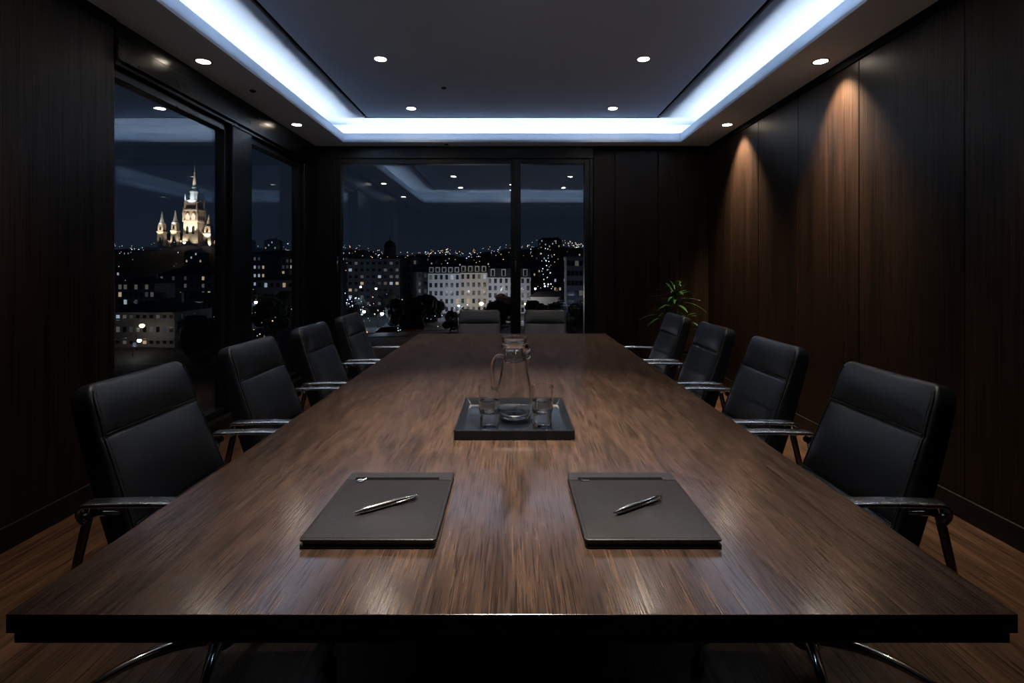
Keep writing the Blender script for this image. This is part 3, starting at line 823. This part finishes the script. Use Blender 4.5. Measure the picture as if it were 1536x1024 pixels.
# apartment blocks
facade('apartment_block', 'grey apartment block with rows of balconies, toward the corner column', 521, 600, 390, 235, 16, wallm='dim', rows=7, cols=9, lit=.35, roof='flat', ww=1.3, wh=1.2, dim=.55)
facade('apartment_block', 'dark unlit block squeezed behind the grey apartment block', 600, 627, 388, 255, 14, wallm='dim', rows=6, cols=3, lit=.04, roof='flat')
facade('apartment_block', 'tall dim block cut off by the jamb of the narrow far window', 850, 905, 388, 150, 7, wallm='dim', rows=7, cols=9, lit=.06, roof='flat', ww=1.0, wh=1.4, dim=.9)
facade('pavilion', 'long low pavilion below the hill street in the narrow far window', 797, 851, 445, 190, 8, wallm='cream', rows=1, cols=5, lit=.1, roof='hip', rh=1.8)
# buildings in the side windows
facade('arcade_building', 'nearest pale two-storey building under the cathedral window', 172, 262, 468, 112, 14, wallm='grey', rows=3, cols=9, lit=.3, roof='hip', rh=2.6, side=3, ww=.7, wh=1.1, cornice=True)
facade('street_house', 'pale long house on the lit street below the cathedral', 256, 322, 452, 150, 12, wallm='white', rows=2, cols=7, lit=.25, roof='hip', rh=2.2, side=3)
facade('street_house', 'dim grey house behind the nearest pale two-storey building', 176, 232, 425, 200, 12, wallm='dim', rows=4, cols=7, lit=.3, roof='hip', rh=2.5)
facade('street_house', 'dim grey house between the cathedral hill and the lit street', 238, 318, 412, 250, 14, wallm='dim', rows=4, cols=9, lit=.2, roof='hip', rh=3)
facade('apartment_block', 'pale lit block in the narrow side window, against the column', 379, 398, 382, 300, 14, wallm='grey', rows=5, cols=3, lit=.6, roof='flat', dim=.5)
facade('apartment_block', 'dim lit tower in the narrow side window, toward the corner', 422, 440, 387, 280, 14, wallm='dim', rows=7, cols=3, lit=.45, roof='flat')
facade('street_house', 'low dim house below the blocks in the narrow side window', 385, 440, 420, 210, 12, wallm='dim', rows=3, cols=6, lit=.3, roof='hip', rh=2.5)
# scattered hillside houses
k = 0
proto = None
spots_h = []
while k < 44:
    y = rnd.uniform(260, 640); 
    if rnd.random() < .6: x = rnd.uniform(-.32, .14) * y
    else: x = rnd.uniform(-.76, -.40) * y
    if (x + 298) ** 2 + (y - 500) ** 2 < 70 ** 2: continue
    if y < 290 and -.2 * y < x: continue
    if not clear_of(x, y + 5, 14): continue
    if any(abs(x - a) < 26 and abs(y - b) < 26 for a, b in spots_h): continue
    spots_h.append((x, y))
    k += 1
HL = 'small dark house with few lit windows on the city hillside'
protos = []
for i, (x, y) in enumerate(spots_h):
    if i < 5:
        t = house('hillside_house', HL, (x, y, hill(x, y)), rnd.uniform(11, 18), 11, rnd.uniform(6, 11), ('dim', 'grey')[i % 2], 3, 4, .3, rnd.uniform(-.3, .3), 'hip', 3, group='houses on the hillside', dim=.3)
        protos.append(t)
    else:
        dup(protos[i % 5], (x, y, hill(x, y)), rnd.uniform(-.4, .4))

# cathedral on its hill
CD = 500.0
def cpt(px, py): return at(px, py, CD)
cb = cpt(284, 368)
ct = empty('cathedral', (cb[0], CD, cb[2]), label='floodlit gothic cathedral with a tall pointed spire on the hill', cat='cathedral')
S = CD / F
def tower(px, ptop, pbase, wpx, big=False):
    x = (px - 284) * S; zb = (368 - pbase) * S - 3; H = (pbase - ptop) * S + 3; hw = wpx * S / 2
    sec = []
    def sq(w_, z_): return [(x - w_, -w_, z_), (x + w_, -w_, z_), (x + w_, w_, z_), (x - w_, w_, z_)]
    if big:
        a = [(1.05, 0), (1.05, .06), (.95, .065), (.86, .30), (.98, .305), (.98, .325), (.80, .33), (.76, .435), (.88, .44), (.88, .455), (.70, .46), (.62, .565)]
    else:
        a = [(1.1, 0), (1.0, .05), (.95, .38), (1.1, .39), (1.1, .42), (.8, .43), (.74, .62)]
    body = MB().loft([sq(hw * w_, zb + H * z_) for w_, z_ in a]).build('tower', W_['stone'], ct)
    n = 8
    if big:
        s1 = [(.46, .555), (.40, .655), (.46, .66), (.46, .675), (.30, .68), (.26, .72), (.30, .725), (.22, .735), (.06, .90), (.10, .905), (.05, .92), (.012, 1.0)]
    else:
        s1 = [(.80, .615), (.80, .65), (.55, .70), (.20, .88), (.25, .885), (.04, 1.0)]
    MB().loft([[(x + hw * w_ * 1.25 * math.cos(2 * PI * k / n + .39), hw * w_ * 1.25 * math.sin(2 * PI * k / n + .39), zb + H * z_) for k in range(n)] for w_, z_ in s1]).build('spire', W_['stone'], body)
    lv = [(.45, .62, .74)] if not big else [(.46, .62, .66), (.335, .46, .78)]
    for z0_, z1_, wf in lv:
        for sx in (-1, 1):
            for sy in (-1, 1):
                px_, py_ = x + sx * hw * wf * (1.12 if big else 1.0), sy * hw * wf * (1.12 if big else 1.0); r0 = hw * (.13 if big else .16)
                MB().lathe([(r0, zb + H * (z0_ - .02)), (r0, zb + H * (z0_ + (z1_ - z0_) * .45)), (r0 * 1.3, zb + H * (z0_ + (z1_ - z0_) * .47)), (.1, zb + H * (z1_ + .02))], (px_, py_, 0), 6).build('pinnacle', W_['stone'], body)
    # belfry openings
    rows_ = [(.36, .065, .5), (.20, .09, .35)] if big else [(.49, .08, .45), (.18, .14, .5)]
    for ri, (zc, zh, wf) in enumerate(rows_):
        for sx in ((-.42, .42) if big else (0,)):
            wv = hw * wf * .42
            cx_, z0_, z1_ = x + sx * hw * .85, zb + H * (zc - zh / 2), zb + H * (zc + zh / 2)
            yy = -hw * (.93 if big else .98)
            pts = [(cx_ - wv, z0_), (cx_ + wv, z0_), (cx_ + wv, z1_ - wv), (cx_, z1_ + wv * .6), (cx_ - wv, z1_ - wv)]
            MB().loft([[(a_, yy - .25, b_) for a_, b_ in pts], [(a_, yy + .9, b_) for a_, b_ in pts]]).build('lancet_window', W_['wdark'] if ri or not big else W_['lit_stone'], body)
W_['lit_stone'] = emit('lit_belfry', (1, .82, .58), 1.6, False)
tower(292, 247, 366, 24, True)
tower(243, 317, 364, 9)
tower(263, 315, 363, 9)
tower(313.5, 322, 366, 11)
nv_ = MB(); x0, x1 = (226 - 284) * S, (326 - 284) * S
nave = MB().box(x0 + 6, x1, 2, 22, -8, 5.0).build('nave', W_['stone'], ct)
MB().loft([[(x0 + 5, 1, 5), (x1 + 1, 1, 5), (x1 + 1, 23, 5), (x0 + 5, 23, 5)], [(x0 + 9, 11.5, 12), (x1 - 3, 11.5, 12), (x1 - 3, 12.5, 12), (x0 + 9, 12.5, 12)]]).build('nave_roof', W_['roof'], nave)
for i in range(14):
    xx = x0 + 9 + i * (x1 - x0 - 12) / 13
    MB().box(xx - .5, xx + .5, .4, 2.1, -8, 4.4).build('buttress', W_['stone'], nave)
tr = MB().box(x0, x0 + 20, -8, -2, -8, -1.8).build('terrace_wing', W_['stone'], ct)

CITY = .19
def point(loc, power, col, r=.5, name='flood_lamp', up=None):
    l = bpy.data.lights.new(name, 'SPOT' if up else 'POINT'); l.energy = power * CITY; l.color = col; l.shadow_soft_size = r
    o = bpy.data.objects.new(name, l); C.objects.link(o); o.location = loc
    if up: l.spot_size = R(85); l.spot_blend = .6; o.rotation_euler = (Vector(up) - Vector(loc)).to_track_quat('-Z', 'Y').to_euler()
    return o
FW, FCL = (1, .79, .56), (.72, .86, 1)
cz = cb[2]
for px, py, dy, pw, col in ((292, 352, -16, 170000, FW), (284, 366, -9, 28800, FW), (243, 354, -10, 44800, FW), (263, 354, -10, 44800, FW), (314, 358, -9, 51200, FW),
                            (292, 308, -13, 80000, FCL), (292, 280, -8, 20000, FW), (243, 338, -6, 11000, FCL), (263, 338, -6, 11000, FCL), (313, 338, -7, 4000, FW),
                            (256, 366, -5, 20000, FW), (272, 366, -5, 24000, FW), (235, 368, -16, 16000, FW), (318, 368, -5, 20000, FW), (300, 368, -14, 20000, FW)):
    q = cpt(px, py); point((q[0], CD + dy, q[2]), pw * 1.35, col, .6, up=(q[0], CD, q[2] + 1.3 * abs(dy)))

# street lamps (things) with real light under them
def lamp_proto():
    t = empty('street_lamp', cat='street lamp', group='street lamps in the city')
    MB().tube([(0, 0, -.5), (0, 0, 6), (.3, 0, 6.6), (1.2, 0, 6.8)], [.09, .07, .06, .05], 8).build('pole', W_['pole'], t, smooth=40)
    return t
lp = lamp_proto()
LAMPS = [ # px, D, z above ground, lamp radius, tone, power, label
    (213, 108, 5.2, .50, 'w', 3200, 'brightest street lamp before the nearest pale two-storey building'),
    (209, 100, 3.2, .40, 'c', 900, 'lower street lamp beside the nearest pale building'),
    (293, 146, 6.0, .45, 'c', 2500, 'street lamp over the lit street under the cathedral'),
    (276, 147, 5.6, .28, 'c', 900, 'small street lamp along the lit street under the cathedral'),
    (384, 165, 6.5, .55, 'c', 3000, 'bright street lamp in the narrow side window, against the column'),
    (421, 175, 8, .35, 'c', 700, 'street lamp in the narrow side window, toward the corner'),
    (722, 192, 4.5, .80, 'w', 9000, 'brightest street lamp before the cream town house'),
    (573, 150, 4.2, .55, 'c', 5000, 'bright street lamp over the car park below the grey apartment block'),
    (546, 152, 4.6, .50, 'c', 2500, 'street lamp just behind the farthest window side armchair'),
    (602, 170, 4.5, .45, 'c', 1600, 'street lamp at the mouth of the dark side street'),
    (615, 205, 5.0, .60, 'w', 2500, 'warm street lamp inside the dark side street'),
    (564, 215, 9.0, .50, 'c', 600, 'street lamp before the balconies of the grey apartment block'),
    (688, 186, 4.0, .42, 'c', 1800, 'street lamp before the pale blue-grey town house'),
    (664, 185, 3.4, .38, 'c', 1600, 'street lamp at the corner of the pale blue-grey town house'),
    (788, 190, 4.4, .42, 'w', 1800, 'warm street lamp at the end of the white town house'),
    (823, 180, 4.0, .38, 'c', 900, 'street lamp before the long low pavilion'),
    (541, 205, 10, .45, 'c', 900, 'street lamp against the grey apartment block, toward the corner'),
    (803, 215, 9, .45, 'c', 700, 'street lamp behind the pavilion roof end'),
]
bulbs = {}
for i, (px, D, zz, r, tone, pw, lab) in enumerate(LAMPS):
    x = (px - CX) * D / F; z = ZG
    c = dup(lp, (x - 1.2, D, z + zz - 6.8), 0, lab) if i else lp
    if not i: lp.location = (x - 1.2, D, z + zz - 6.8); lp['label'] = lab
for i, (px, D, zz, r, tone, pw, lab) in enumerate(LAMPS):
    roots = [o for o in C.objects if o.get('label') == lab]
    b = MB().lathe([(.02, -r), (r * .7, -r * .7), (r, 0), (r * .7, r * .5), (.02, r * .6)], (1.2, 0, 6.8 - r * .3), 10).build('lantern', W_['lampw' if tone == 'w' else 'lampc'], roots[0], smooth=60)
    x = (px - CX) * D / F
    point((x, D - 1.2, ZG + zz - .8), pw * .4, FW if tone == 'w' else FCL, .4, 'street_lamp_light')
# floods before the row, plus unseen lamps added to brighten the apartment blocks
for px, pw, col in ((540, 5000, (.6, .75, 1)), (580, 4000, (.6, .75, 1)), (872, 2500, (.6, .75, 1)), (655, 11000, (.78, .87, 1)), (690, 11000, (.95, .92, .95)), (715, 12000, (1, .85, .68)), (750, 12000, (.9, .92, 1)), (785, 9000, (.85, .9, 1))):
    fd = 138 if px > 860 else 182
    x = (px - CX) * fd / F
    point((x, fd, ZG + 8), pw, col, .2, 'facade_flood_and_fill')

# far lights: uncountable
def star_mesh(pts):
    mb = MB()
    for x, y, z, r in pts:
        mb.add([(x + r, y, z), (x - r, y, z), (x, y + r, z), (x, y - r, z), (x, y, z + r), (x, y, z - r)],
               [(0, 2, 4), (2, 1, 4), (1, 3, 4), (3, 0, 4), (2, 0, 5), (1, 2, 5), (3, 1, 5), (0, 3, 5)])
    return mb
warm_pts, cool_pts = [], []
for i in range(560):
    y = 230 + 620 * rnd.random() ** .8
    x = rnd.uniform(-.34, .16) * y if rnd.random() < .62 else rnd.uniform(-.78, -.38) * y
    r = rnd.choice((.16, .2, .25, .25, .3, .42)) * (y / 420) ** .9
    (warm_pts if rnd.random() < .5 else cool_pts).append((x, y, hill(x, y) + rnd.uniform(3, 9), r))
for i in range(46):       # ridge
    x0_ = rnd.choice((rnd.uniform(-.34, .15), rnd.gauss(-.10, .03))); y = rnd.uniform(800, 900); x = x0_ * y
    warm_pts.append((x, y, hill(x, y) + rnd.uniform(3, 8), rnd.uniform(.35, .7)))
for i in range(50):        # cluster on the hill in the narrow window
    x = rnd.gauss(74, 10); y = 615; cool = rnd.random() < .25
    (cool_pts if cool else warm_pts).append((x, y, hill(x, y) + rnd.uniform(3, 9), rnd.uniform(.25, .5)))
for i in range(26):        # street running up the hill
    u = i / 25; y = 230 + u * 330; x = (823 - CX + 6 * math.sin(i * 2.1) - 6 * u) * y / F
    cool_pts.append((x, y, hill(x, y) + 5 + rnd.uniform(0, 6), rnd.uniform(.22, .6)))
for i in range(40):        # car lights along the streets
    u = rnd.random(); x = -95 + 185 * u; y = 108 + 82 * u ** .9
    (cool_pts if rnd.random() < .7 else warm_pts).append((x + rnd.uniform(-4, 4), y + rnd.uniform(-5, 5), ZG + .9, rnd.uniform(.10, .2)))
for i in range(22):        # bright curve of lamps by the corner column
    u = i / 21; y = 160 + 60 * u; x = (519 - CX + 26 * (1 - u)) * y / F
    cool_pts.append((x + rnd.uniform(-.6, .6), y, ZG + rnd.uniform(2, 7), rnd.uniform(.12, .3)))
for i in range(150):       # low lamps and windows between the streets under the side windows
    y = 95 + 150 * rnd.random(); x = rnd.uniform(-.76, -.40) * y
    (cool_pts if rnd.random() < .6 else warm_pts).append((x, y, ZG + rnd.uniform(.6, 6), rnd.choice((.06, .08, .1, .16)) * y / 120))
for i in range(90):
    y = 140 + 100 * rnd.random(); x = rnd.uniform(-.32, .14) * y
    (cool_pts if rnd.random() < .65 else warm_pts).append((x, y, ZG + rnd.uniform(.6, 5), rnd.choice((.08, .1, .14, .24)) * y / 170))
W_['farw'] = emit('far_light_warm', (1, .62, .32), 2.6, False)
W_['farc'] = emit('far_light_cool', (.74, .87, 1), 2.4, False)
tag(star_mesh(warm_pts).build('distant_city_lights', W_['farw']), 'orange and amber city lights sprinkled over the dark hills', 'city lights', kind='stuff')
tag(star_mesh(cool_pts).build('distant_city_lights', W_['farc']), 'white and bluish city lights sprinkled over the dark hills', 'city lights', kind='stuff')

# dark trees
def tree_proto(seed):
    rr_ = random.Random(seed)
    t = empty('street_tree', cat='tree')
    MB().tube([(0, 0, -1), (.1, 0, 2), (0, .1, 4)], [.3, .22, .15], 8).build('trunk', W_['trunk'], t, smooth=50)
    mb = MB()
    for k in range(16):
        a = rr_.uniform(0, 2 * PI); q = rr_.uniform(0, 1.9); c = (q * math.cos(a), q * math.sin(a), 3.4 + rr_.uniform(-2.2, 2.4)); r0 = rr_.uniform(1.1, 1.9)
        rings = []
        for i in range(1, 7):
            th = PI * i / 7
            rings.append([(c[0] + r0 * math.sin(th) * math.cos(2 * PI * j / 9) * rr_.uniform(.75, 1.2), c[1] + r0 * math.sin(th) * math.sin(2 * PI * j / 9) * rr_.uniform(.75, 1.2), c[2] - r0 * math.cos(th) * rr_.uniform(.9, 1.05)) for j in range(9)])
        mb.loft(rings)
    mb.build('crown', W_['crown'], t)
    return t
tp = [tree_proto(s_) for s_ in (1, 2, 3)]
TREES = [(592, 150, 1.25), (618, 146, 1.3), (638, 148, 1.35), (655, 160, 1.0), (600, 178, 1.0), (700, 150, .8), (745, 155, 1.1), (757, 160, 1.3), (676, 148, .8), (800, 160, 1.1), (815, 152, 1.0), (838, 150, 1.2), (853, 148, 1.3), (870, 140, 1.2),
         (541, 185, 1.0), (528, 150, .9), (215, 122, .75), (270, 118, 1.0), (290, 112, 1.1), (305, 106, 1.2), (250, 130, .9), (318, 118, 1.3), (398, 150, 1.3), (412, 140, 1.3), (428, 150, 1.5), (190, 150, 1.0), (400, 190, 1.2), (432, 185, 1.2), (270, 180, 1.0), (300, 200, 1.2), (230, 210, 1.1), (585, 200, 1.2)]
TL = 'dark leafless-looking round tree among the city streets below'
planted = []
for px, D, s_ in TREES:
    i = len(planted)
    ok = False
    for dd in (0, 5, -5, 10, -10, 15, 20, 26):
        x = (px - CX) * (D + dd) / F
        if clear_of(x, D + dd, 4.0 * s_) and all(math.hypot(x - a, D + dd - b) > 3.7 * (s_ + c_) for a, b, c_ in planted):
            ok = True; D += dd; break
    if not ok: continue
    planted.append((x, D, s_))
    lab = 'dark round-crowned tree among the night streets below'
    if i < 3:
        c = tp[i]; c.location = (x, D, hill(x, D)); c['label'] = lab; c['group'] = 'trees in the city'
    else:
        c = dup(tp[i % 3], (x, D, hill(x, D)), rnd.uniform(0, 6), lab)
    c.scale = (s_, s_, s_)
# domed church on the ridge
q = at(585, 371, 640)
dm = empty('domed_church', (q[0], 640, hill(q[0], 640) - 1), label='small dark domed church on the ridge above the apartment block', cat='church')
dh = q[2] - hill(q[0], 640) + 1
MB().lathe([(7, -3), (7, dh), (7.4, dh + .3)], n=20).build('drum', W_['dim'], dm, smooth=40)
MB().lathe([(7, dh), (6.6, dh + 3), (5, dh + 6), (2, dh + 8), (.6, dh + 8.4), (.4, dh + 12), (.05, dh + 14)], n=20).build('dome', W_['roof'], dm, smooth=50)

# ------------------------------------------------------------------ WORLD, CAMERA
w = bpy.data.worlds.new('night_sky'); bpy.context.scene.world = w; w.use_nodes = True
N, L = w.node_tree.nodes, w.node_tree.links
bg = N['Background']
tc = N.new('ShaderNodeTexCoord'); sx = N.new('ShaderNodeSeparateXYZ'); cr = N.new('ShaderNodeValToRGB')
L.new(tc.outputs['Generated'], sx.inputs[0]); L.new(sx.outputs['Z'], cr.inputs[0]); L.new(cr.outputs[0], bg.inputs[0])
cr.color_ramp.elements[0].position = 0; cr.color_ramp.elements[0].color = (.0095, .0150, .0250, 1)
cr.color_ramp.elements[1].position = .5; cr.color_ramp.elements[1].color = (.0030, .0058, .0115, 1)
bg.inputs[1].default_value = 1.0

cam = bpy.data.cameras.new('camera'); co = bpy.data.objects.new('camera', cam); C.objects.link(co)
cam.sensor_fit = 'HORIZONTAL'; cam.sensor_width = 36; cam.lens = F / 1536 * 36
cam.shift_y = -(512 - HY) / 1536
cam.clip_start = .02; cam.clip_end = 3000
co.location = (0, 0, EYE); co.rotation_euler = (R(90), 0, 0)
sc = bpy.context.scene
sc.camera = co
vs_ = sc.view_settings
vs_.view_transform = 'Standard'; vs_.look = 'None'; vs_.gamma = 1; vs_.use_curve_mapping = False; vs_.exposure = 0
sc.cycles.use_denoising = True
sc.cycles.max_bounces = 12; sc.cycles.diffuse_bounces = 5; sc.cycles.glossy_bounces = 5; sc.cycles.transmission_bounces = 12; sc.cycles.transparent_max_bounces = 16
sc.cycles.sample_clamp_indirect = 6
sc.cycles.use_light_tree = True
